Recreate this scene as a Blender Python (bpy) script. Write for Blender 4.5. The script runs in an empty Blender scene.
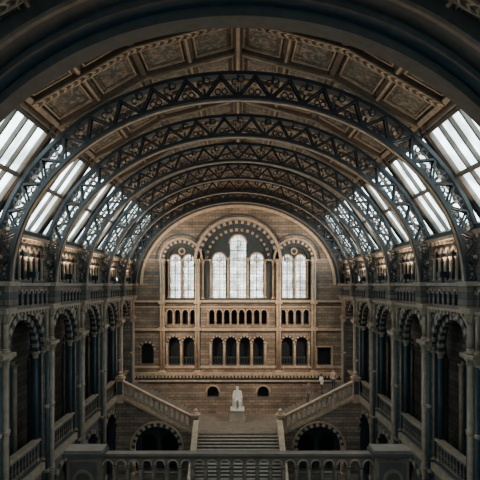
import bpy, math, random
from mathutils import Vector, Matrix
from mathutils.geometry import tessellate_polygon
random.seed(3)
PI=math.pi
E=15.4
def yn(n): return 20.85+5.18*n
YF=46.75
YB=yn(-5)

# ------------------------------------------------------------ materials
def newmat(name):
    m=bpy.data.materials.new(name); m.use_nodes=True
    nt=m.node_tree; b=nt.nodes['Principled BSDF']
    return m,nt,b
def simple(name,col,rough=.7,metal=0,noise=.25,nscale=3,bump=.0):
    m,nt,b=newmat(name)
    b.inputs['Roughness'].default_value=rough; b.inputs['Metallic'].default_value=metal
    g=nt.nodes.new('ShaderNodeNewGeometry')
    n=nt.nodes.new('ShaderNodeTexNoise'); n.inputs['Scale'].default_value=nscale; n.inputs['Detail'].default_value=6
    nt.links.new(g.outputs['Position'],n.inputs['Vector'])
    r=nt.nodes.new('ShaderNodeValToRGB')
    r.color_ramp.elements[0].position=.3; r.color_ramp.elements[1].position=.7
    r.color_ramp.elements[0].color=[c*(1-noise) for c in col]+[1]
    r.color_ramp.elements[1].color=[min(1,c*(1+noise)) for c in col]+[1]
    nt.links.new(n.outputs['Fac'],r.inputs['Fac']); nt.links.new(r.outputs['Color'],b.inputs['Base Color'])
    if bump:
        bp=nt.nodes.new('ShaderNodeBump'); bp.inputs['Strength'].default_value=bump
        nt.links.new(n.outputs['Fac'],bp.inputs['Height']); nt.links.new(bp.outputs['Normal'],b.inputs['Normal'])
    return m
def brick(name,c1,c2,cm,band,scale=1.0,bandper=.78,bandw=.3,bandf=.7):
    m,nt,b=newmat(name); b.inputs['Roughness'].default_value=.8
    N=nt.nodes.new; L=nt.links.new
    g=N('ShaderNodeNewGeometry'); s=N('ShaderNodeSeparateXYZ'); L(g.outputs['Position'],s.inputs[0])
    a=N('ShaderNodeMath'); a.operation='ADD'; L(s.outputs[0],a.inputs[0]); L(s.outputs[1],a.inputs[1])
    c=N('ShaderNodeCombineXYZ'); L(a.outputs[0],c.inputs[0]); L(s.outputs[2],c.inputs[1])
    bt=N('ShaderNodeTexBrick'); L(c.outputs[0],bt.inputs['Vector'])
    bt.inputs['Scale'].default_value=scale; bt.inputs['Brick Width'].default_value=.62; bt.inputs['Row Height'].default_value=.26
    bt.inputs['Mortar Size'].default_value=.02; bt.inputs['Color1'].default_value=(*c1,1); bt.inputs['Color2'].default_value=(*c2,1); bt.inputs['Mortar'].default_value=(*cm,1)
    d=N('ShaderNodeMath'); d.operation='DIVIDE'; L(s.outputs[2],d.inputs[0]); d.inputs[1].default_value=bandper
    f=N('ShaderNodeMath'); f.operation='FRACT'; L(d.outputs[0],f.inputs[0])
    lt=N('ShaderNodeMath'); lt.operation='LESS_THAN'; L(f.outputs[0],lt.inputs[0]); lt.inputs[1].default_value=bandw
    ml=N('ShaderNodeMath'); ml.operation='MULTIPLY'; L(lt.outputs[0],ml.inputs[0]); ml.inputs[1].default_value=bandf
    mx=N('ShaderNodeMix'); mx.data_type='RGBA'; L(ml.outputs[0],mx.inputs[0]); L(bt.outputs['Color'],mx.inputs[6]); mx.inputs[7].default_value=(*band,1)
    no=N('ShaderNodeTexNoise'); no.inputs['Scale'].default_value=.8; no.inputs['Detail'].default_value=8; L(g.outputs['Position'],no.inputs['Vector'])
    mr=N('ShaderNodeMapRange'); L(no.outputs['Fac'],mr.inputs[0]); mr.inputs[1].default_value=.3; mr.inputs[2].default_value=.7; mr.inputs[3].default_value=.55; mr.inputs[4].default_value=1.3
    m2=N('ShaderNodeMix'); m2.data_type='RGBA'; m2.blend_type='MULTIPLY'; m2.inputs[0].default_value=1
    L(mx.outputs[2],m2.inputs[6]); L(mr.outputs[0],m2.inputs[7]); L(m2.outputs[2],b.inputs['Base Color'])
    bp=N('ShaderNodeBump'); bp.inputs['Strength'].default_value=.4; L(bt.outputs['Fac'],bp.inputs['Height']); bp.invert=True; L(bp.outputs['Normal'],b.inputs['Normal'])
    return m
def glass(name,col,strength,pat=0):
    m,nt,b=newmat(name); N=nt.nodes.new; L=nt.links.new
    b.inputs['Base Color'].default_value=(.6,.65,.65,1); b.inputs['Roughness'].default_value=.3
    b.inputs['Emission Strength'].default_value=strength
    g=N('ShaderNodeNewGeometry')
    no=N('ShaderNodeTexNoise'); no.inputs['Scale'].default_value=.9 if not pat else 1.5; L(g.outputs['Position'],no.inputs['Vector'])
    r=N('ShaderNodeValToRGB'); r.color_ramp.elements[0].position=.38; r.color_ramp.elements[1].position=.62
    r.color_ramp.elements[0].color=[c*.35 for c in col]+[1]; r.color_ramp.elements[1].color=[*col,1]
    L(no.outputs['Fac'],r.inputs['Fac'])
    out=r.outputs['Color']
    if pat:
        v=N('ShaderNodeTexVoronoi'); v.feature='DISTANCE_TO_EDGE'; v.inputs['Scale'].default_value=3.2; v.inputs['Randomness'].default_value=.35; L(g.outputs['Position'],v.inputs['Vector'])
        r2=N('ShaderNodeValToRGB'); r2.color_ramp.elements[0].position=.04; r2.color_ramp.elements[1].position=.14
        r2.color_ramp.elements[0].color=(.12,.10,.085,1); r2.color_ramp.elements[1].color=(1,1,1,1)
        L(v.outputs['Distance'],r2.inputs['Fac'])
        m2=N('ShaderNodeMix'); m2.data_type='RGBA'; m2.blend_type='MULTIPLY'; m2.inputs[0].default_value=1
        L(out,m2.inputs[6]); L(r2.outputs['Color'],m2.inputs[7]); out=m2.outputs[2]
    L(out,b.inputs['Emission Color'])
    return m
M={}
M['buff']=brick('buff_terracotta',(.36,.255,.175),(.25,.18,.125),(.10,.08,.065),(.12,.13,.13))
M['side']=brick('shaded_terracotta',(.19,.145,.108),(.135,.108,.085),(.045,.05,.052),(.045,.065,.075))  # side walls' shade put into a darker base colour
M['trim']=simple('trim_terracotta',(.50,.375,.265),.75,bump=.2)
M['strim']=simple('shaded_trim_terracotta',(.31,.24,.175),.65,bump=.2)  # darker copy of the trim, with side-wall shade in its colour
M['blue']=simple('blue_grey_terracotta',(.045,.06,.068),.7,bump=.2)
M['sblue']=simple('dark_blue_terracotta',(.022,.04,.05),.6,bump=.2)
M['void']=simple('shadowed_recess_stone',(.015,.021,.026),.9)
M['iron']=simple('painted_iron',(.012,.020,.026),.5,.1)
M['gold']=simple('dull_gilding',(.33,.255,.175),.6,.05)
M['wood']=simple('roof_timber',(.085,.066,.05),.6,nscale=6)
M['wood2']=simple('roof_board',(.155,.12,.088),.6,nscale=4)
M['sky']=glass('skylight_glass',(.74,.95,1),8.0)
M['win']=glass('leaded_glass',(.88,1,.97),3.2,1)
M['dimwin']=glass('aisle_glass',(.75,.9,1),2.0,1)
M['fillwin']=glass('south_fill_glass',(.45,.82,1),8.0,1)  # glow added as fill from unseen windows behind the camera
M['step']=simple('stair_stone',(.21,.175,.145),.6,nscale=2)
M['marble']=simple('white_marble',(.85,.84,.8),.4,noise=.08,bump=.1)
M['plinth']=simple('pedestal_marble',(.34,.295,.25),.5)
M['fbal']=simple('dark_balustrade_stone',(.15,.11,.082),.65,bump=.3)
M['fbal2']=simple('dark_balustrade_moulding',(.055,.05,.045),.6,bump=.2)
def panelmat():
    m,nt,b=newmat('painted_ceiling_panel'); N=nt.nodes.new; L=nt.links.new
    g=N('ShaderNodeNewGeometry'); n=N('ShaderNodeTexNoise'); n.inputs['Scale'].default_value=2.6; n.inputs['Detail'].default_value=5; n.inputs['Distortion'].default_value=2.0
    L(g.outputs['Position'],n.inputs['Vector'])
    r=N('ShaderNodeValToRGB'); e=r.color_ramp.elements
    e[0].position=.40; e[0].color=(.055,.065,.06,1); e[1].position=.62; e[1].color=(.25,.20,.145,1)
    x=e.new(.5); x.color=(.125,.105,.08,1)
    L(n.outputs['Fac'],r.inputs['Fac']); L(r.outputs['Color'],b.inputs['Base Color']); b.inputs['Roughness'].default_value=.6
    return m
M['panel']=panelmat()
def floormat():
    m,nt,b=newmat('mosaic_floor'); N=nt.nodes.new; L=nt.links.new
    g=N('ShaderNodeNewGeometry'); c=N('ShaderNodeTexChecker'); c.inputs['Scale'].default_value=1.2
    c.inputs['Color1'].default_value=(.2,.17,.14,1); c.inputs['Color2'].default_value=(.12,.11,.1,1)
    L(g.outputs['Position'],c.inputs['Vector']); L(c.outputs['Color'],b.inputs['Base Color']); b.inputs['Roughness'].default_value=.35
    return m
M['floor']=floormat()
M['skin']=simple('skin',(.5,.33,.25),.6,noise=.05)
M['hair']=simple('hair',(.03,.02,.015),.6)
M['jacket_dark']=simple('blue_jacket',(.12,.17,.26),.8)
M['jacket_light']=simple('pale_shirt',(.8,.79,.77),.8)
M['jacket_red']=simple('pink_coat',(.7,.45,.40),.8)
M['trouser']=simple('denim',(.05,.06,.10),.8)
M['shoe']=simple('shoe_leather',(.015,.012,.01),.5)

# ------------------------------------------------------------ builder
FAR=lambda u,v,w:(u,w,v)
def SIDE(s): return lambda u,v,w:(s*w,u,v)
IDN=lambda u,v,w:(u,v,w)
class MB:
    def __init__(self): self.v=[];self.f=[];self.m=[];self.mats=[];self.sm=[]
    def mi(self,mat):
        if mat not in self.mats: self.mats.append(mat)
        return self.mats.index(mat)
    def add(self,vs,fs,mat,smooth=False):
        o=len(self.v); self.v+= [tuple(p) for p in vs]; k=self.mi(mat)
        for f in fs: self.f.append([i+o for i in f]); self.m.append(k); self.sm.append(smooth)
    def box(self,x0,x1,y0,y1,z0,z1,mat,mp=IDN):
        vs=[mp(x,y,z) for x in(x0,x1) for y in(y0,y1) for z in(z0,z1)]
        self.add(vs,[(0,1,3,2),(4,6,7,5),(0,4,5,1),(2,3,7,6),(0,2,6,4),(1,5,7,3)],mat)
    def plate(self,outline,holes,w0,w1,mp,mat,hmat=None):
        loops=[outline]+holes
        tris=tessellate_polygon([[Vector((p[0],p[1],0)) for p in l] for l in loops])
        flat=[p for l in loops for p in l]; n=len(flat)
        vs=[mp(p[0],p[1],w0) for p in flat]+[mp(p[0],p[1],w1) for p in flat]
        fs=[tuple(t) for t in tris]+[tuple(i+n for i in t) for t in tris]
        self.add(vs,fs,mat)
        o=0
        for li,l in enumerate(loops):
            k=len(l); q=[(o+i,o+(i+1)%k,o+(i+1)%k+n,o+i+n) for i in range(k)]
            base=len(self.v)-len(vs); kk=self.mi(hmat if (hmat and li) else mat)
            for f in q: self.f.append([i+base for i in f]); self.m.append(kk); self.sm.append(False)
            o+=k
    def band(self,inn,out,w0,w1,mp,mats):
        n=len(inn)
        for i in range(n-1):
            a,b,c,d=inn[i],inn[i+1],out[i+1],out[i]
            vs=[mp(p[0],p[1],w) for w in(w0,w1) for p in(a,b,c,d)]
            fs=[(0,1,2,3),(4,7,6,5),(0,4,5,1),(3,2,6,7)]
            mm=mats[i%len(mats)]
            if i==0 or len(mats)>1: fs.append((0,3,7,4))
            if i==n-2 or len(mats)>1: fs.append((1,5,6,2))
            self.add(vs,fs,mm)
    def ring(self,cu,cv,r0,r1,w0,w1,mp,mats,n=16,a0=0,a1=PI,sy=1):
        i=[(cu+r0*math.cos(a0+(a1-a0)*k/n),cv+sy*r0*math.sin(a0+(a1-a0)*k/n)) for k in range(n+1)]
        o=[(cu+r1*math.cos(a0+(a1-a0)*k/n),cv+sy*r1*math.sin(a0+(a1-a0)*k/n)) for k in range(n+1)]
        self.band(i,o,w0,w1,mp,mats)
    def bar(self,p,q,t,w0,w1,mp,mat):
        dx,dy=q[0]-p[0],q[1]-p[1]; l=math.hypot(dx,dy) or 1; nx,ny=-dy/l*t/2,dx/l*t/2
        pts=[(p[0]+nx,p[1]+ny),(q[0]+nx,q[1]+ny),(q[0]-nx,q[1]-ny),(p[0]-nx,p[1]-ny)]
        vs=[mp(a[0],a[1],w) for w in(w0,w1) for a in pts]
        self.add(vs,[(0,1,2,3),(4,7,6,5),(0,4,5,1),(1,5,6,2),(2,6,7,3),(3,7,4,0)],mat)
    def lathe(self,x,y,prof,mat,n=10,smooth=True):
        vs=[];fs=[]
        for r,z in prof:
            for k in range(n):
                a=2*PI*k/n; vs.append((x+r*math.cos(a),y+r*math.sin(a),z))
        for j in range(len(prof)-1):
            for k in range(n):
                fs.append((j*n+k,j*n+(k+1)%n,(j+1)*n+(k+1)%n,(j+1)*n+k))
        fs.append(tuple(range(n))); fs.append(tuple((len(prof)-1)*n+k for k in range(n)))
        self.add(vs,fs,mat,False if not smooth else True)
    def column(self,x,y,z0,z1,r,mat,capmat=None,n=10,ringz=None):
        capmat=capmat or mat
        ch=min(2.6*r,.45*(z1-z0))
        self.lathe(x,y,[(r*1.55,z0),(r*1.55,z0+r*.6),(r*1.2,z0+r*.8),(r*1.35,z0+r*1.2),(r,z0+r*1.5)],capmat,n,False)
        self.lathe(x,y,[(r,z0+r*1.4),(r,z1-ch)],mat,n)
        self.lathe(x,y,[(r*1.2,z1-ch),(r*1.2,z1-ch*.9),(r,z1-ch*.85),(r*1.25,z1-ch*.5),(r*1.65,z1-ch*.22),(r*1.8,z1-ch*.2),(r*1.8,z1)],capmat,n,False)
        if ringz:
            for rz in ringz: self.lathe(x,y,[(r,rz-.09),(r*1.3,rz-.06),(r*1.3,rz+.06),(r,rz+.09)],capmat,n,False)
    def obj(self,name,parent=None):
        me=bpy.data.meshes.new(name); me.from_pydata(self.v,[],self.f)
        for k in self.mats: me.materials.append(M[k])
        me.polygons.foreach_set('material_index',self.m); me.polygons.foreach_set('use_smooth',self.sm)
        me.validate(); me.update()
        import bmesh
        bm=bmesh.new(); bm.from_mesh(me); bmesh.ops.recalc_face_normals(bm,faces=bm.faces); bm.to_mesh(me); bm.free()
        o=bpy.data.objects.new(name,me); bpy.context.scene.collection.objects.link(o)
        if parent: o.parent=parent
        return o
def arch(c,w,z0,z1,n=10,r=None):
    r=w/2; sp=z1-r
    pts=[(c-r,z0),(c+r,z0)]
    pts+=[(c+r*math.cos(PI*k/n),sp+r*math.sin(PI*k/n)) for k in range(n+1)]
    return pts
def rect(u0,u1,v0,v1): return [(u0,v0),(u1,v0),(u1,v1),(u0,v1)]
def circ(c,v,r,n=14): return [(c+r*math.cos(2*PI*k/n),v+r*math.sin(2*PI*k/n)) for k in range(n)]
def ell(a,b,n,a0=0,a1=PI): return [(a*math.cos(a0+(a1-a0)*k/n),E+b*math.sin(a0+(a1-a0)*k/n)) for k in range(n+1)]

# ------------------------------------------------------------ side walls
def side_wall(s,name):
    mb=MB(); mp=SIDE(s)
    for n in range(-5,5):
        y0,y1=yn(n),yn(n+1); c=(y0+y1)/2
        big=arch(c,4.0,6.5,E-1.35,20)
        grd=arch(c,3.6,.02,5.3,14)
        k=6; sp=(y1-y0-1.3)/k
        small=[arch(y0+.65+sp*(i+.5),sp*.66,E+.25,E+1.75,8) for i in range(k)]
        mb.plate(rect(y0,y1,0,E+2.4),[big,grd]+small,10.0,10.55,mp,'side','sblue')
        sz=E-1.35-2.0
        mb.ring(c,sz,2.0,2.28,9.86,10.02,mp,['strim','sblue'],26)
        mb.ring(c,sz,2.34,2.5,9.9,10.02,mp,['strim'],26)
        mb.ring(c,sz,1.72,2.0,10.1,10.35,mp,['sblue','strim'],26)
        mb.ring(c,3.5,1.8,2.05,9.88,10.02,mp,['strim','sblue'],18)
        for e in(-1,1):
            mb.ring(c+e*2.05,E-1.75,.14,.26,9.9,10.02,mp,['strim'],12,0,2*PI)
        for e in(-1,1):
            mb.column(s*10.25,c+e*1.86,6.5,sz,.13,'sblue','strim')
            mb.column(s*9.98,c+e*2.1,6.5,sz,.1,'strim','strim')
        for i in range(k+1): mb.column(s*9.98,y0+.65+sp*i,E+.22,E+1.35,.075,'strim','strim',8)
        for i in range(k): mb.ring(y0+.65+sp*(i+.5),E+1.75-sp*.33,sp*.33,sp*.33+.09,9.93,10.02,mp,['strim'],8)
        sub=[arch(c-.85,1.35,6.5,E-3.3,12),arch(c+.85,1.35,6.5,E-3.3,12),circ(c,E-2.55,.5)]
        mb.plate(rect(y0,y1,6.4,E-1.2),sub,11.3,11.6,mp,'side','sblue')
        mb.column(s*11.2,c,6.5,E-3.95,.14,'strim')
        for e in(-1,1):
            mb.ring(c+e*.85,E-3.3-.675,.675,.82,11.2,11.32,mp,['strim','sblue'],14)
            mb.column(s*11.2,c+e*1.65,6.5,E-3.95,.11,'strim')
        mb.ring(c,E-2.55,.5,.62,11.2,11.32,mp,['strim'],16,0,2*PI)
        hol=[arch(c-1.75+.35*(i+.5),.22,6.65,7.35,6) for i in range(10)]
        mb.plate(rect(c-2,c+2,6.4,7.5),hol,10.1,10.25,mp,'side')
        mb.box(s*10.0,s*10.35,c-2,c+2,7.5,7.62,'strim')
        kk=9; q=(y1-y0)/kk
        hol=[arch(y0+q*(i+.5),q*.55,E-.92,E-.25,8) for i in range(kk)]
        mb.plate(rect(y0,y1,E-1.1,E-.02),hol,9.72,9.84,mp,'side','sblue')
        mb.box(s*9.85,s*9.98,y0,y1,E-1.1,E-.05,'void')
        for i in range(kk): mb.ring(y0+q*(i+.5),E-.25-q*.275,q*.275,q*.275+.07,9.66,9.73,mp,['strim'],8)
        for i in range(14):
            t=y0+(i+.5)*(y1-y0)/14; mb.box(s*9.72,s*9.99,t-.09,t+.09,E-1.36,E-1.18,'strim')
        for i in range(12):
            t=y0+(i+.5)*(y1-y0)/12; mb.box(s*9.82,s*9.99,t-.08,t+.08,E+1.98,E+2.14,'strim')
    L0,L1=YB,YF-.02
    mb.box(s*9.62,s*9.99,L0,L1,E-1.2,E-1.08,'strim'); mb.box(s*9.6,s*9.99,L0,L1,E-.03,E+.1,'strim')
    mb.box(s*9.8,s*10.02,L0,L1,E+.1,E+.22,'sblue')
    mb.box(s*9.7,s*10.5,L0,L1,E+2.14,E+2.3,'strim'); mb.box(s*9.78,s*10.5,L0,L1,E+2.3,E+2.5,'sblue')
    mb.box(s*9.85,s*10.02,L0,L1,6.0,6.38,'strim')
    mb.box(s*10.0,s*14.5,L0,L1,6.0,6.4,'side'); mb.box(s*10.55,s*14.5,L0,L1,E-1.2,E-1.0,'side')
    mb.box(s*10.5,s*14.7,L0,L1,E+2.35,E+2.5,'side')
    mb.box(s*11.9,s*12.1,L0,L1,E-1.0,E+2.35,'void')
    holes=[]
    for n in range(-5,5):
        c=(yn(n)+yn(n+1))/2
        for e in(-.75,.75): holes.append(arch(c+e,1.0,E-7.2,E-3.6,8))
    mb.plate(rect(L0,L1,0,E+2.4),holes,14.5,14.7,mp,'side')
    for n in range(-5,6):
        y=yn(n)
        y=min(y,YF-.45)
        mb.box(s*9.86,s*10.6,y-.56,y+.56,0,E+2.2,'side')
        mb.box(s*9.7,s*10.6,y-.66,y+.66,0,1.1,'strim'); mb.box(s*9.76,s*10.6,y-.62,y+.62,1.1,1.35,'sblue')
        for dy in(-.38,0,.38):
            xx=9.72 if dy==0 else 9.82
            mb.column(s*xx,y+dy,1.35,E-3.05,.15 if dy==0 else .12,'sblue' if dy else 'strim','strim',10,[5.9,9.2])
            mb.column(s*xx,y+dy,E-2.85,E-1.15,.13 if dy==0 else .1,'strim','strim',10)
        mb.box(s*9.5,s*10.6,y-.62,y+.62,E-3.05,E-2.88,'strim')
        mb.box(s*9.42,s*10.1,y-.5,y+.5,E-1.2,E-.95,'strim')
        mb.box(s*9.36,s*10.1,y-.42,y+.42,E-.95,E-.05,'side')
        mb.box(s*9.28,s*10.1,y-.5,y+.5,E-.05,E+.15,'strim')
        mb.lathe(s*9.72,y,[(.05,E-1.75),(.2,E-1.55),(.3,E-1.2)],'strim',10,False)
    o=mb.obj(name)
    g=MB()
    for n in range(-5,5):
        c=(yn(n)+yn(n+1))/2
        for e in(-.75,.75):
            g.plate(arch(c+e,1.0,E-7.2,E-3.6,8),[],14.58,14.62,mp,'dimwin')
            g.box(s*14.5,s*14.57,c+e-.03,c+e+.03,E-7.2,E-3.6,'iron')
            for z in(E-6.4,E-5.6,E-4.8): g.box(s*14.5,s*14.57,c+e-.5,c+e+.5,z-.03,z+.03,'iron')
    return o,g
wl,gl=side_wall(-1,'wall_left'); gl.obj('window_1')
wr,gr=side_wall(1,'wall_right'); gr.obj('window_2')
WALL={-1:wl,1:wr}

# ------------------------------------------------------------ floor
mb=MB(); mb.box(-14.7,14.7,YB-.3,YF+.8,-.3,0,'floor'); mb.obj('floor')

# ------------------------------------------------------------ ceiling
PR=[(10.62,2.4),(7.6,6.7),(4.0,8.78),(0,9.85)]
def slope(P,Q,s):
    P=Vector(P);Q=Vector(Q); d=(Q-P).normalized(); nrm=Vector((-d.y,d.x))
    if nrm.y>0: nrm=-nrm
    def mp(a,y,h):
        p=P+d*a+nrm*h; return (s*p.x,y,E+p.y)
    return mp,(Q-P).length
cb=MB(); sk=MB()
for s in(-1,1):
    for j in range(3):
        mp,L=slope(PR[j],PR[j+1],s)
        if j==0:
            fr=[(0,.4),(L*.5-.1,L*.5+.1),(L-.55,L)]
            for a0,a1 in fr: cb.box(a0,a1,YB,YF,-.15,.0,'wood2',mp)
            cb.box(L-.55,L-.47,YB,YF,0,.12,'wood',mp); cb.box(L-.36,L-.3,YB,YF,0,.07,'gold',mp); cb.box(L-.08,L+.12,YB,YF,-.1,.22,'gold',mp)
            cb.box(.33,.4,YB,YF,0,.1,'gold',mp); cb.box(L*.5-.05,L*.5+.05,YB,YF,0,.1,'wood',mp)
            for n in range(-5,5):
                y0,y1=yn(n),yn(n+1)
                cb.box(0,L,y0-.3,y0+.3,-.15,.02,'wood2',mp)
                for e in(-.3,.23): cb.box(0,L,y0+e,y0+e+.07,.02,.1,'wood',mp)
                k=5
                for i in range(1,k):
                    t=y0+.3+(y1-y0-.6)*i/k; ww=.055; cb.box(.4,L-.5,t-ww,t+ww,-.12,.06,'wood',mp)
            cb.box(0,L,YF-.5,YF,-.15,.02,'wood2',mp)
            sk.box(.1,L-.1,YB,YF,-.14,-.10,'sky',mp)
        else:
            cb.box(0,L,YB,YF,-.15,0,'wood2',mp)
            cb.box(-.02,.2,YB,YF,0,.16,'wood',mp)
            cb.box(L/2-.12,L/2+.12,YB,YF,0,.12,'wood',mp); cb.box(L/2-.05,L/2+.05,YB,YF,.12,.15,'gold',mp)
            for n in range(-5,5):
                y0,y1=yn(n),yn(n+1); w=(y1-y0)
                for t in(0,.5): cb.box(0,L,y0+t*w-.2,y0+t*w+.2,0,.2,'wood',mp)
                cb.box(0,L,y0-.08,y0+.08,.2,.24,'gold',mp)
                yc=y0+w/2
                for e in(-.19,.15): cb.box(0,L,yc+e,yc+e+.05,.2,.26,'gold',mp)
                m=int(L/.28)
                for i in range(m):
                    a=(i+.5)*L/m
                    q=[mp(a-.11,yc-.14,.21),mp(a-.03,yc-.14,.21),mp(a+.11,yc,.21),mp(a-.03,yc+.14,.21),mp(a-.11,yc+.14,.21),mp(a+.03,yc,.21)]
                    q2=[mp(a-.11,yc-.14,.26),mp(a-.03,yc-.14,.26),mp(a+.11,yc,.26),mp(a-.03,yc+.14,.26),mp(a-.11,yc+.14,.26),mp(a+.03,yc,.26)]
                    cb.add(q+q2,[(6,7,8,11),(11,8,9,10),(0,1,7,6),(1,2,8,7),(2,3,9,8),(3,4,10,9),(4,5,11,10),(5,0,6,11)],'gold')
                for hb in range(2):
                    for ha in range(2):
                        a0=ha*L/2+.34; a1=(ha+1)*L/2-.27; b0=y0+hb*w/2+.4; b1=y0+(hb+1)*w/2-.4
                        cb.box(a0,a1,b0,b1,0,.02,'panel',mp)
                        for (p,q,r,t) in((a0-.06,a0,b0-.06,b1+.06),(a1,a1+.06,b0-.06,b1+.06),(a0,a1,b0-.06,b0),(a0,a1,b1,b1+.06)):
                            cb.box(p,q,r,t,0,.08,'gold',mp)
                        for (p,q,r,t) in((a0+.14,a0+.18,b0+.14,b1-.14),(a1-.18,a1-.14,b0+.14,b1-.14),(a0+.18,a1-.18,b0+.14,b0+.18),(a0+.18,a1-.18,b1-.18,b1-.14)):
                            cb.box(p,q,r,t,.02,.04,'wood',mp)
cb.box(-.16,.16,YB,YF,E+9.5,E+9.85,'wood'); cb.box(-.07,.07,YB,YF,E+9.42,E+9.5,'gold')
ceil=cb.obj('ceiling'); sk.obj('skylight_glazing',ceil)

# ------------------------------------------------------------ iron ribs
IA,IB,OA,OB=9.42,7.7,10.35,8.85
def rib(y,name):
    r=MB(); n=44
    inn=ell(IA,IB,n); inn2=ell(IA+.15,IB+.15,n); out2=ell(OA-.15,OB-.15,n); out=ell(OA,OB,n)
    r.band(inn,inn2,y-.24,y+.24,FAR,['iron']); r.band(out2,out,y-.24,y+.24,FAR,['iron'])
    r.band(ell(IA-.03,IB-.03,n),inn,y-.08,y+.08,FAR,['gold'])
    for i in range(0,n):
        a,b,c,d=inn2[i],inn2[i+1],out2[i+1],out2[i]
        for w in(-.17,.17):
            if i%2==0: r.bar(a,d,.09,y+w-.04,y+w+.04,FAR,'iron')
            if i%2==0: r.bar(a,c,.085,y+w-.03,y+w+.03,FAR,'iron')
            else: r.bar(d,b,.085,y+w-.03,y+w+.03,FAR,'iron')
        m=((a[0]+b[0]+c[0]+d[0])/4,(a[1]+b[1]+c[1]+d[1])/4)
        if i%2==0:
            q1=(d[0]*.55+c[0]*.1+a[0]*.35,d[1]*.55+c[1]*.1+a[1]*.35)
            q1=(q1[0]*.6+d[0]*.15+m[0]*.25,q1[1]*.6+d[1]*.15+m[1]*.25)
            q2=(b[0]*.6+c[0]*.2+a[0]*.2,b[1]*.6+c[1]*.2+a[1]*.2)
        else:
            q1=(c[0]*.6+b[0]*.2+d[0]*.2,c[1]*.6+b[1]*.2+d[1]*.2)
            q2=(a[0]*.6+b[0]*.2+d[0]*.2,a[1]*.6+b[1]*.2+d[1]*.2)
        r.ring(q1[0],q1[1],.1,.15,y-.2,y-.13,FAR,['iron'],8,0,2*PI)
        r.ring(q2[0],q2[1],.09,.14,y-.2,y-.13,FAR,['iron'],8,0,2*PI)
        if i%2==0: r.ring(a[0]*.5+d[0]*.5,a[1]*.5+d[1]*.5,.02,.08,y-.25,y-.2,FAR,['gold'],8,0,2*PI)
    return r.obj(name)
for n in range(0,5): rib(yn(n),'iron_roof_rib')
rib(YF-.3,'iron_roof_rib')
for n in (-2,-3,-4): rib(yn(n),'iron_roof_rib')

# stone arch near the camera
a=MB()
def archwall(A,B,w0,w1,mat):
    inn=ell(A,B,48)
    def roofz(ax):
        pts=[(0,9.7),(4.0,8.7),(7.6,6.65),(10.3,2.75),(10.6,2.3)]
        for (x0,z0),(x1,z1) in zip(pts,pts[1:]):
            if ax<=x1: return E+z0+(z1-z0)*(ax-x0)/(x1-x0)
        return E+2.3
    out=[(p[0],max(roofz(abs(p[0])),p[1]+.02)) for p in inn]
    out[0]=(10.6,E); out[-1]=(-10.6,E)
    a.band(inn,out,w0,w1,FAR,[mat])
archwall(9.7,8.17,15.1,15.65,'sblue')
archwall(9.85,8.45,14.5,15.1,'sblue')
archwall(9.95,8.7,13.7,14.5,'fbal2')
a.band(ell(9.62,8.09,48),ell(9.85,8.32,48),15.0,15.72,FAR,['fbal2'])
a.band(ell(9.8,8.4,48),ell(9.95,8.55,48),14.4,14.52,FAR,['fbal2'])
a.band(ell(9.9,8.62,48),ell(10.0,8.75,48),13.6,13.75,FAR,['fbal'])
a.obj('stone_transverse_arch',ceil)

# ------------------------------------------------------------ far wall
Y0=YF
fw=MB()
out=[(-14.7,0),(14.7,0),(14.7,E+2.5),(10.65,E+2.5),(7.62,E+6.75),(4,E+8.85),(0,E+9.9),(-4,E+8.85),(-7.62,E+6.75),(-10.65,E+2.5),(-14.7,E+2.5)]
holes=[]
holes.append(arch(0,7.0,E-1.4,E+5.75,28))
for s in(-1,1): holes.append(arch(s*5.3,3.1,E-1.4,E+3.95,20))
strip=[]
for s in(-1,1):
    for i in range(4): strip.append(arch(s*5.3+(i-1.5)*.72,.5,E-3.65,E-2.3,8))
for i in range(8): strip.append(arch((i-3.5)*.7,.48,E-3.65,E-2.3,8))
low=[]
for s in(-1,1):
    for e in(-.68,.68): low.append(arch(s*5.3+e,1.08,E-7.5,E-4.85,12))
for i in range(4): low.append(arch((i-1.5)*1.28,1.0,E-7.5,E-4.85,12))
sm=[]
for s in(-1,1): sm.append(arch(s*2.35,1.1,E-10.5,E-9.45,8))
niche=[arch(-8.5,1.25,E-7.4,E-5.4,10),rect(8.0-.6,8.0+.75,E-7.5,E-5.8)]
fw.plate(out,holes+strip+low+sm+niche,Y0,Y0+.6,FAR,'buff','buff')
L3=[arch(0,1.5,E-1.2,E+4.7,14),arch(-1.78,1.2,E-1.2,E+3.0,12),arch(1.78,1.2,E-1.2,E+3.0,12)]
L2=[]
for s in(-1,1):
    for e in(-.62,.62): L2.append(arch(s*5.3+e,.95,E-1.2,E+2.85,12))
fw.plate(rect(-3.55,3.55,E-1.45,E+5.8),L3,Y0+.6,Y0+.85,FAR,'blue','trim')
for s in(-1,1):
    fw.plate(rect(s*5.3-1.6,s*5.3+1.6,E-1.45,E+4.0),[l for l in L2 if l[0][0]*s>0],Y0+.6,Y0+.85,FAR,'blue','trim')
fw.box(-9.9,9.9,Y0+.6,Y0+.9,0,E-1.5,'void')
zc=E+5.75-3.5
fw.ring(0,zc,3.5,3.8,Y0-.12,Y0+.1,FAR,['trim','blue'],40)
fw.ring(0,zc,3.85,4.1,Y0-.2,Y0+.0,FAR,['trim'],40)
fw.ring(0,zc,3.1,3.5,Y0+.15,Y0+.5,FAR,['blue'],40)
fw.ring(0,zc,2.85,3.1,Y0+.35,Y0+.62,FAR,['trim','blue'],36)
fw.ring(0,zc,4.3,4.42,Y0-.08,Y0+.0,FAR,['blue'],40)
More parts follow.
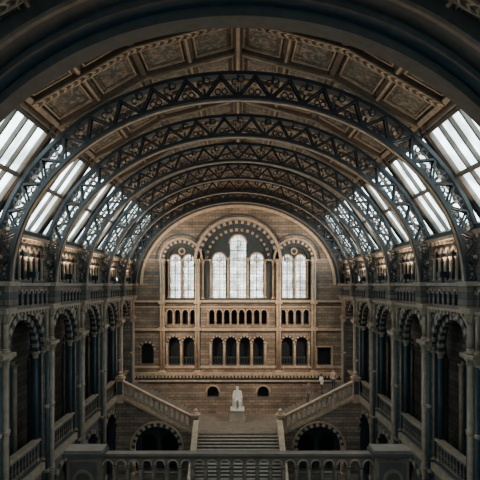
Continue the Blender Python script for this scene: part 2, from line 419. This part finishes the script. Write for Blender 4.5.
for s in(-1,1):
    c=s*5.3; z2=E+3.95-1.55
    fw.ring(c,z2,1.55,1.8,Y0-.12,Y0+.1,FAR,['trim','blue'],24)
    fw.ring(c,z2,1.85,2.02,Y0-.18,Y0,FAR,['trim'],24)
    fw.ring(c,z2,1.25,1.55,Y0+.2,Y0+.5,FAR,['blue'],24)
    fw.ring(c,z2,2.3,2.42,Y0-.08,Y0,FAR,['blue'],24)
    fw.ring(c,E+3.2,.2,.34,Y0+.5,Y0+.62,FAR,['trim'],14,0,2*PI)
for l,w in zip(L3,(1.5,1.2,1.2)):
    c=(l[0][0]+l[1][0])/2; zt=max(p[1] for p in l)
    fw.ring(c,zt-w/2,w/2,w/2+.14,Y0+.5,Y0+.62,FAR,['trim'],14)
for l in L2:
    c=(l[0][0]+l[1][0])/2; zt=max(p[1] for p in l)
    fw.ring(c,zt-.475,.475,.58,Y0+.5,Y0+.62,FAR,['trim'],14)
for x,zt in((-.93,E+2.6),(.93,E+2.6),(-2.55,E+2.3),(2.55,E+2.3)):
    fw.column(x,Y0+.5,E-1.2,zt,.1,'trim','trim')
for s in(-1,1):
    for e in(-1.25,0,1.25): fw.column(s*5.3+e,Y0+.45,E-1.2,E+2.3,.09,'trim')
    for x in(3.35,): fw.column(s*x,Y0+.3,E-1.3,zc,.13,'trim')
    for x in(3.68,6.95,7.2,3.92): fw.column(s*x,Y0-.12,E-8.1,E+2.3,.12 if x in(3.68,6.95) else .1,'trim','trim',10,[E-4.1,E-1.6])
    fw.box(s*3.55,s*4.05,Y0-.3,Y0,E+2.3,E+2.45,'trim')
    fw.box(s*6.8,s*7.35,Y0-.3,Y0,E+2.3,E+2.45,'trim')
    for x in (3.8,7.08):
        fw.box(s*(x-.3),s*(x+.3),Y0-.05,Y0,E-8.0,E+2.3,'blue')
        fw.box(s*(x-.35),s*(x+.35),Y0-.34,Y0,E-8.35,E-8.05,'trim')
        fw.box(s*(x-.32),s*(x+.32),Y0-.3,Y0,E-4.25,E-3.95,'trim')
        fw.box(s*(x-.32),s*(x+.32),Y0-.3,Y0,E-1.75,E-1.45,'trim')
def course(z0,z1,p,mat,x=9.85): fw.box(-x,x,Y0-p,Y0,z0,z1,mat)
course(E-1.6,E-1.42,.18,'trim'); course(E-1.78,E-1.6,.1,'blue')
course(E-4.25,E-4.05,.16,'trim'); course(E-4.4,E-4.25,.08,'blue')
course(E-7.75,E-7.55,.12,'trim')
course(E-8.4,E-8.15,.3,'trim'); course(E-8.85,E-8.4,.14,'blue'); course(E-9.0,E-8.85,.22,'trim')
course(E-2.1,E-1.98,.08,'trim'); course(E+2.3,E+2.4,.06,'trim',9.8)
for i in range(60):
    x=-9.6+i*19.2/59; fw.box(x-.09,x+.09,Y0-.28,Y0,E-8.62,E-8.42,'trim')
for h in strip:
    c=(h[0][0]+h[1][0])/2; fw.ring(c,E-2.3-.25,.25,.33,Y0-.06,Y0,FAR,['trim'],8)
for s in(-1,1):
    for i in range(5): fw.column(s*5.3+(i-2)*.72,Y0-.02,E-3.7,E-2.5,.07,'trim','trim',8)
for i in range(9): fw.column((i-4)*.7,Y0-.02,E-3.7,E-2.5,.07,'trim','trim',8)
for h in low:
    c=(h[0][0]+h[1][0])/2; r=(h[1][0]-h[0][0])/2
    fw.ring(c,E-4.85-r,r,r+.14,Y0-.08,Y0,FAR,['trim','blue'],12)
    hol=[arch(c-r+.05+(2*r-.1)*(i+.5)/4,.15,E-7.4,E-6.85,6) for i in range(4)]
    fw.plate(rect(c-r,c+r,E-7.5,E-6.75),hol,Y0+.3,Y0+.4,FAR,'blue')
for s in(-1,1):
    for e in(-1.34,0,1.34): fw.column(s*5.3+e,Y0-.04,E-7.5,E-5.4,.085,'trim')
for i in range(5): fw.column((i-2)*1.28,Y0-.04,E-7.5,E-5.35,.09,'trim')
for h in sm:
    c=(h[0][0]+h[1][0])/2; fw.ring(c,E-10.0,.55,.7,Y0-.06,Y0,FAR,['trim'],12)
fw.ring(-8.5,E-5.4-.625,.625,.8,Y0-.08,Y0,FAR,['trim','blue'],12)
for z0,z1 in((E-7.62,E-7.5),(E-5.8,E-5.68)): fw.box(7.28,8.87,Y0-.06,Y0,z0,z1,'trim')
for x0 in(7.28,8.75): fw.box(x0,x0+.12,Y0-.06,Y0,E-7.5,E-5.8,'trim')
fw.band(ell(8.9,7.25,48),ell(9.15,7.5,48),Y0-.12,Y0,FAR,['trim'])
fw.band(ell(9.2,7.55,48),ell(9.7,8.2,48),Y0-.06,Y0,FAR,['blue'])
fw.obj('wall_far')
def glazing(ls,name,mat='win'):
    g=MB()
    for l in ls:
        g.plate(l,[],Y0+.74,Y0+.78,FAR,mat)
        u0,u1=l[0][0],l[1][0]; z0=l[0][1]; z1=max(p[1] for p in l); c=(u0+u1)/2; w=u1-u0
        g.box(c-.03,c+.03,Y0+.68,Y0+.74,z0,z1-.03,'iron')
        z=z0+.75
        while z<z1-w/2: g.box(u0,u1,Y0+.68,Y0+.74,z-.025,z+.025,'iron'); z+=.75
        g.ring(c,z1-w/2,w*.18,w*.18+.05,Y0+.68,Y0+.74,FAR,['iron'],12,0,2*PI)
    return g.obj(name)
glazing([L3[0]],'window_3'); glazing([L3[1]],'window_4'); glazing([L3[2]],'window_5')
glazing(L2[:2],'window_6'); glazing(L2[2:],'window_7')

# back wall (behind camera); its unseen glowing windows are added as cool fill
bw=MB(); bh=[arch(0,3.6,E-1,E+6,16),arch(-5,3,E-1,E+4,16),arch(5,3,E-1,E+4,16)]
bw.plate(out,bh,YB-.5,YB,FAR,'side'); bw.obj('wall_near')
g=MB()
for h in bh: 
    g.plate(h,[],YB-.35,YB-.3,FAR,'fillwin')
    c=(h[0][0]+h[1][0])/2
    g.box(c-.06,c+.06,YB-.29,YB-.2,h[0][1],max(p[1] for p in h)-.05,'iron')
g.obj('fill_window')

# ------------------------------------------------------------ staircase
st=MB(); LZ=3.4; LY=40.5
st.box(-3.7,3.7,LY,YF-.02,0.01,LZ-.12,'step'); st.box(-3.7,3.7,LY-.05,YF-.02,LZ-.12,LZ,'step')
for i in range(19):
    z=LZ-.17*(i+1); y1=LY-.3*i; 
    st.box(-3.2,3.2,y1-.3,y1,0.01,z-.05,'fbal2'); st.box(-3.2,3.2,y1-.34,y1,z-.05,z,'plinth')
RUN=.35; RISE=3.0/17
for s in(-1,1):
    for k in range(17):
        x0=3.65+RUN*k; z=LZ+(k+1)*RISE
        st.box(s*x0,s*(x0+RUN),41.1,YF-.02,z-.35,z-.04,'step'); st.box(s*(x0-.03),s*(x0+RUN),41.1,YF-.02,z-.04,z,'step')
    st.box(s*9.6,s*9.98,41.1,YF-.02,6.0,6.4,'step')
    sl=3.0/5.95
    def zs(x): return LZ+(x-3.65)*sl
    ol=[(s*3.5,0.01),(s*9.95,0.01),(s*9.95,6.4),(s*9.6,6.4),(s*3.5,zs(3.5))]
    st.plate(ol,[arch(s*6.6,3.6,.1,3.9,20)],40.75,41.1,FAR,'buff','trim')
    st.ring(s*6.6,2.1,1.8,2.05,40.65,40.77,FAR,['trim','blue'],24)
    st.ring(s*6.6,2.1,2.1,2.2,40.62,40.77,FAR,['trim'],24)
    for e in(-1,1): st.column(s*6.6+e*1.95,40.68,.02,2.1,.12,'trim')
    st.plate([(s*3.7,.01),(s*9.9,.01),(s*9.9,4.0),(s*3.7,3.0)],[arch(s*6.6-.85,1.3,.1,2.9,10),arch(s*6.6+.85,1.3,.1,2.9,10)],42.0,42.2,FAR,'blue','blue')
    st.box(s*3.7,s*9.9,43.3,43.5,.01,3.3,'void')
    mp=lambda u,v,w:(s*u,w,v+zs(u))
    hol=[arch(3.95+.42*(i+.5),.28,.22,1.02,8) for i in range(13)]
    st.plate(rect(3.7,9.6,-.1,1.14),hol,40.85,41.02,mp,'trim','blue')
    st.plate(rect(3.7,9.65,1.14,1.28),[],40.7,41.16,mp,'trim')
    st.plate(rect(3.6,9.65,-.22,.0),[],40.68,40.86,mp,'trim')
    for (nx,nz,ny) in((3.45,LZ,40.72),(9.62,6.4,40.9)):
        st.box(s*(nx-.28),s*(nx+.28),ny-.28,ny+.28,nz-.6,nz+1.35,'trim')
        st.box(s*(nx-.36),s*(nx+.36),ny-.36,ny+.36,nz+1.35,nz+1.5,'trim')
        st.box(s*(nx-.2),s*(nx+.2),ny-.31,ny-.27,nz+.1,nz+1.15,'blue')
        st.lathe(s*nx,ny,[(.2,nz+1.5),(.24,nz+1.6),(.12,nz+1.68),(.2,nz+1.82),(.02,nz+2.0)],'trim',10,False)
    r2=.17/.3
    mq=lambda u,v,w:(s*w,LY-u,v+LZ-u*r2)
    st.plate(rect(.0,5.7,-.3,1.0),[arch(.35+.45*(i+.5),.28,.15,.85,8) for i in range(11)],3.25,3.45,mq,'trim')
    st.plate(rect(.0,5.7,1.0,1.15),[],3.15,3.6,mq,'trim')
    st.plate([(LY-5.7,.01),(LY,.01),(LY,LZ-.2),(LY-5.7,.2)],[],3.2,3.5,lambda u,v,w:(s*w,u,v),'buff')
    st.box(s*3.05,s*3.65,LY-6.2,LY-5.65,.01,1.7,'trim')
st.obj('grand_staircase')

# ------------------------------------------------------------ foreground balustrade bridge
fb=MB(); ZT=E-4.68; ZB=E-5.9
n=21; q=7.6/n
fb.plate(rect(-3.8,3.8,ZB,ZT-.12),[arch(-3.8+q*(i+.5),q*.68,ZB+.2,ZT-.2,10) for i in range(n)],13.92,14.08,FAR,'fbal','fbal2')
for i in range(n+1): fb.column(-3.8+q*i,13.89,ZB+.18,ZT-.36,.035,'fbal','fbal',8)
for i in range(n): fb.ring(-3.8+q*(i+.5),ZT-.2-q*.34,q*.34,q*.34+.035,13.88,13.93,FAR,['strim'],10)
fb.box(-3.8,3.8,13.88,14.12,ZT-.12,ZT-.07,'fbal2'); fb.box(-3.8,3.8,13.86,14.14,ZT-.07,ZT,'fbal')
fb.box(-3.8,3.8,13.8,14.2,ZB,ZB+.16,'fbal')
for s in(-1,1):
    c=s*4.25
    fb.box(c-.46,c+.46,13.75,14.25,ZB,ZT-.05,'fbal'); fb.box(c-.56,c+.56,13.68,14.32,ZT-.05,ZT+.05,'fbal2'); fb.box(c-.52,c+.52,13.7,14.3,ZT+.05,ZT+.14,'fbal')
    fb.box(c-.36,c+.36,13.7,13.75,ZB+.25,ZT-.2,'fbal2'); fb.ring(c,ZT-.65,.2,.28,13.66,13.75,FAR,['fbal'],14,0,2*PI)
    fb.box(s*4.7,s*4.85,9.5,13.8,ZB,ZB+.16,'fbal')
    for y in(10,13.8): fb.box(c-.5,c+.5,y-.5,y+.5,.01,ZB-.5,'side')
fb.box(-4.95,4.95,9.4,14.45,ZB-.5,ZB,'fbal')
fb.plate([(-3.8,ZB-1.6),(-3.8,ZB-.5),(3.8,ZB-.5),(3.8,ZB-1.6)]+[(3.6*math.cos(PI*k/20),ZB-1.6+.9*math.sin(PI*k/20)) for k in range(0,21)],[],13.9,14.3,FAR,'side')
fb.obj('stone_balustrade')
cg=MB(); cg.box(-9.6,9.6,YB,1.2,E-2.1,E-1.7,'step'); 
cg.box(-9.4,9.4,.9,1.2,E-1.7,E-.9,'strim'); cg.obj('camera_gallery_floor')

# ------------------------------------------------------------ figures
def skin_mesh(verts,edges,rad,sub=2):
    me=bpy.data.meshes.new('t'); me.from_pydata(verts,edges,[]); o=bpy.data.objects.new('t',me)
    bpy.context.scene.collection.objects.link(o)
    md=o.modifiers.new('s','SKIN'); md.use_smooth_shade=True
    sv=me.skin_vertices[0].data
    for i,r in enumerate(rad):
        sv[i].radius=r if isinstance(r,tuple) else (r,r)
        sv[i].use_root=(i==0)
    o.modifiers.new('u','SUBSURF').levels=sub
    dg=bpy.context.evaluated_depsgraph_get(); ev=o.evaluated_get(dg); m2=bpy.data.meshes.new_from_object(ev)
    vs=[v.co.copy() for v in m2.vertices]; fs=[tuple(p.vertices) for p in m2.polygons]
    bpy.data.objects.remove(o); bpy.data.meshes.remove(m2)
    return vs,fs
def segd(p,a,b):
    ab=b-a; t=max(0,min(1,(p-a).dot(ab)/max(1e-9,ab.length_squared))); return (p-(a+ab*t)).length
def ellips(mb,c,r,mat,n=10,xf=None,zmin=-1):
    vs=[];fs=[]
    for j in range(n+1):
        t=-PI/2+PI*j/n; t=max(t,math.asin(zmin)) if zmin>-1 else t
        for k in range(n*2):
            p=Vector((c[0]+r[0]*math.cos(t)*math.cos(PI*k/n),c[1]+r[1]*math.cos(t)*math.sin(PI*k/n),c[2]+r[2]*math.sin(t)))
            vs.append(xf@p if xf else p)
    for j in range(n):
        for k in range(2*n): fs.append((j*2*n+k,j*2*n+(k+1)%(2*n),(j+1)*2*n+(k+1)%(2*n),(j+1)*2*n+k))
    mb.add(vs,fs,mat,True)
def figure(J,mats,xf,mb,bulk=1.0,beard=False,hem=None):
    names=['pelvis','waist','chest','neck','jaw','head','crown']
    rad=dict(pelvis=(.15*bulk,.115),waist=(.135*bulk,.105),chest=(.165*bulk,.12),neck=(.06,.06),jaw=(.08,.092),head=(.1,.12),crown=(.08,.095))
    V=[];R=[];idx={}
    def ad(k,p,r): idx[k]=len(V); V.append(Vector(p)); R.append(r)
    for k in names: ad(k,J[k],rad[k])
    Eg=[(idx[names[i]],idx[names[i+1]]) for i in range(6)]
    for s in('L','R'):
        for k,r in(('sh',.07),('el',.048),('wr',.032),('pa',(.042,.022))): ad(k+s,J[k+s],r)
        Eg+=[(idx['chest'],idx['sh'+s]),(idx['sh'+s],idx['el'+s]),(idx['el'+s],idx['wr'+s]),(idx['wr'+s],idx['pa'+s])]
        for k,r in(('hp',.095),('kn',.062),('an',.042),('to',(.045,.03))): ad(k+s,J[k+s],r)
        Eg+=[(idx['pelvis'],idx['hp'+s]),(idx['hp'+s],idx['kn'+s]),(idx['kn'+s],idx['an'+s]),(idx['an'+s],idx['to'+s])]
    vs,fs=skin_mesh(V,Eg,R)
    def g(k): return Vector(J[k])
    bones=[('top','pelvis','waist'),('top','waist','chest'),('top','chest','neck'),('skin','neck','jaw'),('skin','jaw','head'),('skin','head','crown')]
    for s in('L','R'): bones+=[('top','chest','sh'+s),('top','sh'+s,'el'+s),('top','el'+s,'wr'+s),('skin','wr'+s,'pa'+s),('leg','hp'+s,'kn'+s),('leg','kn'+s,'an'+s),('shoe','an'+s,'to'+s)]
    groups={}
    for f in fs:
        c=sum((vs[i] for i in f),Vector())/len(f)
        best=min(bones,key=lambda b:segd(c,g(b[1]),g(b[2])))
        part=best[0]
        if hem and (part=='leg' or (part=='top' and best[1]=='pelvis')):
            part='top' if c.z>hem else 'leg'
        groups.setdefault(part,[]).append(f)
    W=[xf@v for v in vs]
    base=len(mb.v); mb.v+=[tuple(p) for p in W]
    for k,fl in groups.items():
        mi=mb.mi(mats[k])
        for f in fl: mb.f.append([i+base for i in f]); mb.m.append(mi); mb.sm.append(True)
    for s,sg in(('L',1),('R',-1)):
        wr,pa=g('wr'+s),g('pa'+s); d=(pa-wr).normalized()
        side=Vector((0,-1,0)) if abs(d.z)>.7 else Vector((1,0,0))*(-sg)
        side=(side-d*side.dot(d)).normalized(); nr=d.cross(side)*sg
        for i,(o,l) in enumerate(((.028,.075),(.009,.085),(-.009,.078),(-.027,.06))):
            p0=pa+side*o-d*.01; p1=pa+side*o*1.15+d*l*.5-nr*.004; p2=pa+side*o*1.15+d*l*.85-nr*.018; p3=pa+side*o*1.1+d*l-nr*.034
            v2,f2=skin_mesh([p0,p1,p2,p3],[(0,1),(1,2),(2,3)],[.0095,.0088,.008,.006],1); mb.add([xf@v for v in v2],f2,mats['skin'],True)
        b=wr+(pa-wr)*.5; v2,f2=skin_mesh([b+side*.02,b+side*.05+d*.025,b+side*.058+d*.06],[(0,1),(1,2)],[.012,.01,.008],1); mb.add([xf@v for v in v2],f2,mats['skin'],True)
    h=g('head')
    # hair: crown cap and back of the head
    ellips(mb,(h.x,h.y+.018,h.z+.045),(.09,.108,.085),mats['hair'],10,xf,-.1)
    ellips(mb,(h.x,h.y+.045,h.z-.0),(.082,.078,.1),mats['hair'],10,xf)
    for sx in(-1,1):
        ellips(mb,(h.x+sx*.032,h.y-.098,h.z-.005),(.014,.01,.009),mats['eye'],6,xf)
        ellips(mb,(h.x+sx*.088,h.y+.0,h.z-.02),(.012,.02,.032),mats['skin'],6,xf)
        ellips(mb,(h.x+sx*.032,h.y-.1,h.z+.015),(.02,.01,.005),mats['hair'],6,xf)
    ellips(mb,(h.x,h.y-.108,h.z-.03),(.013,.022,.025),mats['skin'],6,xf)
    ellips(mb,(h.x,h.y-.092,h.z-.072),(.025,.012,.008),mats['lip'],6,xf)
    if beard: ellips(mb,(h.x,h.y-.075,h.z-.125),(.06,.045,.1),mats['hair'],8,xf)
def standing(step=.0,arm=.0,lookx=0,leg2=0):
    J=dict(pelvis=(0,0,.92),waist=(0,0,1.08),chest=(0,.01,1.3),neck=(0,.01,1.47),jaw=(0,-.01,1.54),head=(lookx,-.01,1.61),crown=(lookx,0,1.68))
    for s,k in(('L',1),('R',-1)):
        J['sh'+s]=(k*.18,.01,1.4); J['el'+s]=(k*.235,.03+arm*.1*k,1.13); J['wr'+s]=(k*.235,-.06-arm*.18*k,.90+abs(arm)*.03); J['pa'+s]=(k*.235,-.085-arm*.2*k,.83+abs(arm)*.03)
        J['hp'+s]=(k*.09,0,.86); J['kn'+s]=(k*.1,-.03-step*.16*k,.48); J['an'+s]=(k*.1,.03-step*.3*k,.09); J['to'+s]=(k*.11,-.13-step*.3*k,.04)
    return J
def person(px,jk,rotz,kw,y=43.4,leg='trouser'):
    k=int((px-3.65)/RUN); z=LZ+(k+1)*RISE
    mb=MB(); xf=Matrix.Translation((px,y,z-.01))@Matrix.Rotation(rotz,4,'Z')@Matrix.Scale(1.06,4)
    figure(standing(**kw),dict(top=jk,skin='skin',leg=leg,shoe='shoe',hair='hair',eye='marble',lip='jacket_red'),xf,mb,hem=.86)
    mb.obj('person')
person(6.35,'jacket_dark',PI/2,dict(step=.3,arm=.5),45.3)
person(7.6,'jacket_light',PI/2+.3,dict(step=.2,arm=.6,lookx=.01),45.4)
person(8.6,'jacket_red',-.4,dict(step=.15,arm=.2),45.0)

# statue: seated marble figure on pedestal
mb=MB(); sx,sy=-.05,44.4
mb.box(sx-.75,sx+.75,sy-.85,sy+.75,LZ,LZ+.18,'plinth'); mb.box(sx-.65,sx+.65,sy-.75,sy+.65,LZ+.18,LZ+.3,'plinth')
mb.box(sx-.55,sx+.55,sy-.65,sy+.55,LZ+.3,LZ+.98,'plinth'); mb.box(sx-.62,sx+.62,sy-.72,sy+.62,LZ+.98,LZ+1.1,'marble')
K=1.45
b0=LZ+1.1
xf=Matrix.Translation((sx,sy+.05,b0))@Matrix.Scale(K,4)
J=dict(pelvis=(0,.08,.5),waist=(0,.1,.66),chest=(0,.1,.88),neck=(0,.07,1.05),jaw=(0,.04,1.12),head=(0,.03,1.19),crown=(0,.04,1.26))
for s,k in(('L',1),('R',-1)):
    J['sh'+s]=(k*.19,.1,.98); J['el'+s]=(k*.26,.05,.72); J['wr'+s]=(k*.17,-.17,.615); J['pa'+s]=(k*.13,-.24,.6)
    J['hp'+s]=(k*.1,.03,.48); J['kn'+s]=(k*.14,-.36,.5); J['an'+s]=(k*.13,-.33 - .05*k,.1); J['to'+s]=(k*.15,-.45-.03*k,.04)
figure(J,{k:'marble' for k in('top','skin','leg','shoe','hair','eye','lip')},xf,mb,1.1,True)
def T(x,y,z): return tuple(xf@Vector((x,y,z)))
def lbox(x0,x1,y0,y1,z0,z1,m='marble'): mb.box(sx+x0*K,sx+x1*K,sy+.05+y0*K,sy+.05+y1*K,b0+z0*K,b0+z1*K,m)
lbox(-.26,.26,-.18,.3,.33,.4); lbox(-.26,.26,.22,.3,.4,.95); lbox(-.3,-.24,-.18,.3,0,.66); lbox(.24,.3,-.18,.3,0,.66); lbox(-.24,.24,.1,.3,0,.33)
for k in(-1,1):
    vs=[];fs=[]
    nn=9
    for j in range(6):
        t=j/5
        for i in range(nn):
            u=i/(nn-1); y=-.36+u*.45; fold=.015*math.sin(i*2.2+j)
            vs.append(T(k*(.1+.13*math.sin(min(1,t*1.6)*PI/2))+k*fold,y,.58-.5*t))
    for j in range(5):
        for i in range(nn-1): fs.append((j*nn+i,j*nn+i+1,(j+1)*nn+i+1,(j+1)*nn+i))
    mb.add(vs,fs,'marble',True)
mb.obj('marble_statue')

# ------------------------------------------------------------ lamps
def add_fill(x,y,z,tx,ty,tz,power,col,size=.2):  # fill light added to brighten the ceiling, with an invented housing
    l=bpy.data.lights.new('fill_uplight','AREA'); l.energy=power; l.color=col; l.size=size
    fx=MB()
    for (a,b,c,d) in((-.2,.2,-.2,-.16),(-.2,.2,.16,.2),(-.2,-.16,-.16,.16),(.16,.2,-.16,.16)): fx.box(x+a,x+b,y+c,y+d,z-.12,z+.13,'iron')
    fx.box(x-.2,x+.2,y-.2,y+.2,z-.15,z-.12,'iron'); fx.box(x-.05,x+.05,y-.05,y+.05,E+.1,z-.15,'iron')
    fo=fx.obj('fill_light_box',WALL[1 if x>0 else -1])
    o=bpy.data.objects.new('fill_uplight_lamp',l); bpy.context.scene.collection.objects.link(o)
    o.location=(x,y,z); d=Vector((tx-x,ty-y,tz-z)); o.rotation_euler=d.to_track_quat('-Z','Y').to_euler()
    o.parent=fo
def spot(x,y,z,tx,ty,tz,power,col,ang=80):
    l=bpy.data.lights.new('spot','SPOT'); l.energy=power; l.color=col; l.spot_size=math.radians(ang); l.spot_blend=.8; l.shadow_soft_size=.12
    fx=MB(); fx.lathe(x,y-.05,[(.12,z-.3),(.16,z-.25),(.16,z-.1),(.05,z-.05)],'iron',10,False)
    fx.box(x-.03,x+.03,y-.08,y-.02,E+.1,z-.28,'iron')
    fo=fx.obj('spotlight',WALL[1 if x>0 else -1])
    o=bpy.data.objects.new('spot_lamp',l); bpy.context.scene.collection.objects.link(o)
    o.location=(x,y,z); d=Vector((tx-x,ty-y,tz-z)); o.rotation_euler=d.to_track_quat('-Z','Y').to_euler(); o.parent=fo
W1=(1,.76,.52)
for s in(-1,1):
    spot(s*9.45,38.8,E+.6,s*1.0,YF,E+4.8,4800,W1,75)
    spot(s*9.45,38.2,E+.6,-s*1.0,YF,E-7,6000,W1,85)
    for n in range(-1,5):
        y=(yn(n)+yn(n+1))/2
        add_fill(s*9.6,y,E+.5,-s*1.0,y,E+9,360,W1,.25)

# world + camera
w=bpy.data.worlds.new('w'); bpy.context.scene.world=w; w.use_nodes=True
w.node_tree.nodes['Background'].inputs[0].default_value=(.25,.4,.5,1); w.node_tree.nodes['Background'].inputs[1].default_value=.3
cam=bpy.data.cameras.new('camera'); co=bpy.data.objects.new('camera',cam); bpy.context.scene.collection.objects.link(co)
co.location=(0,0,E); co.rotation_euler=(PI/2,0,0); cam.sensor_width=36; cam.lens=37.5; cam.shift_x=.0042; cam.shift_y=.094
cam.clip_end=300
bpy.context.scene.camera=co
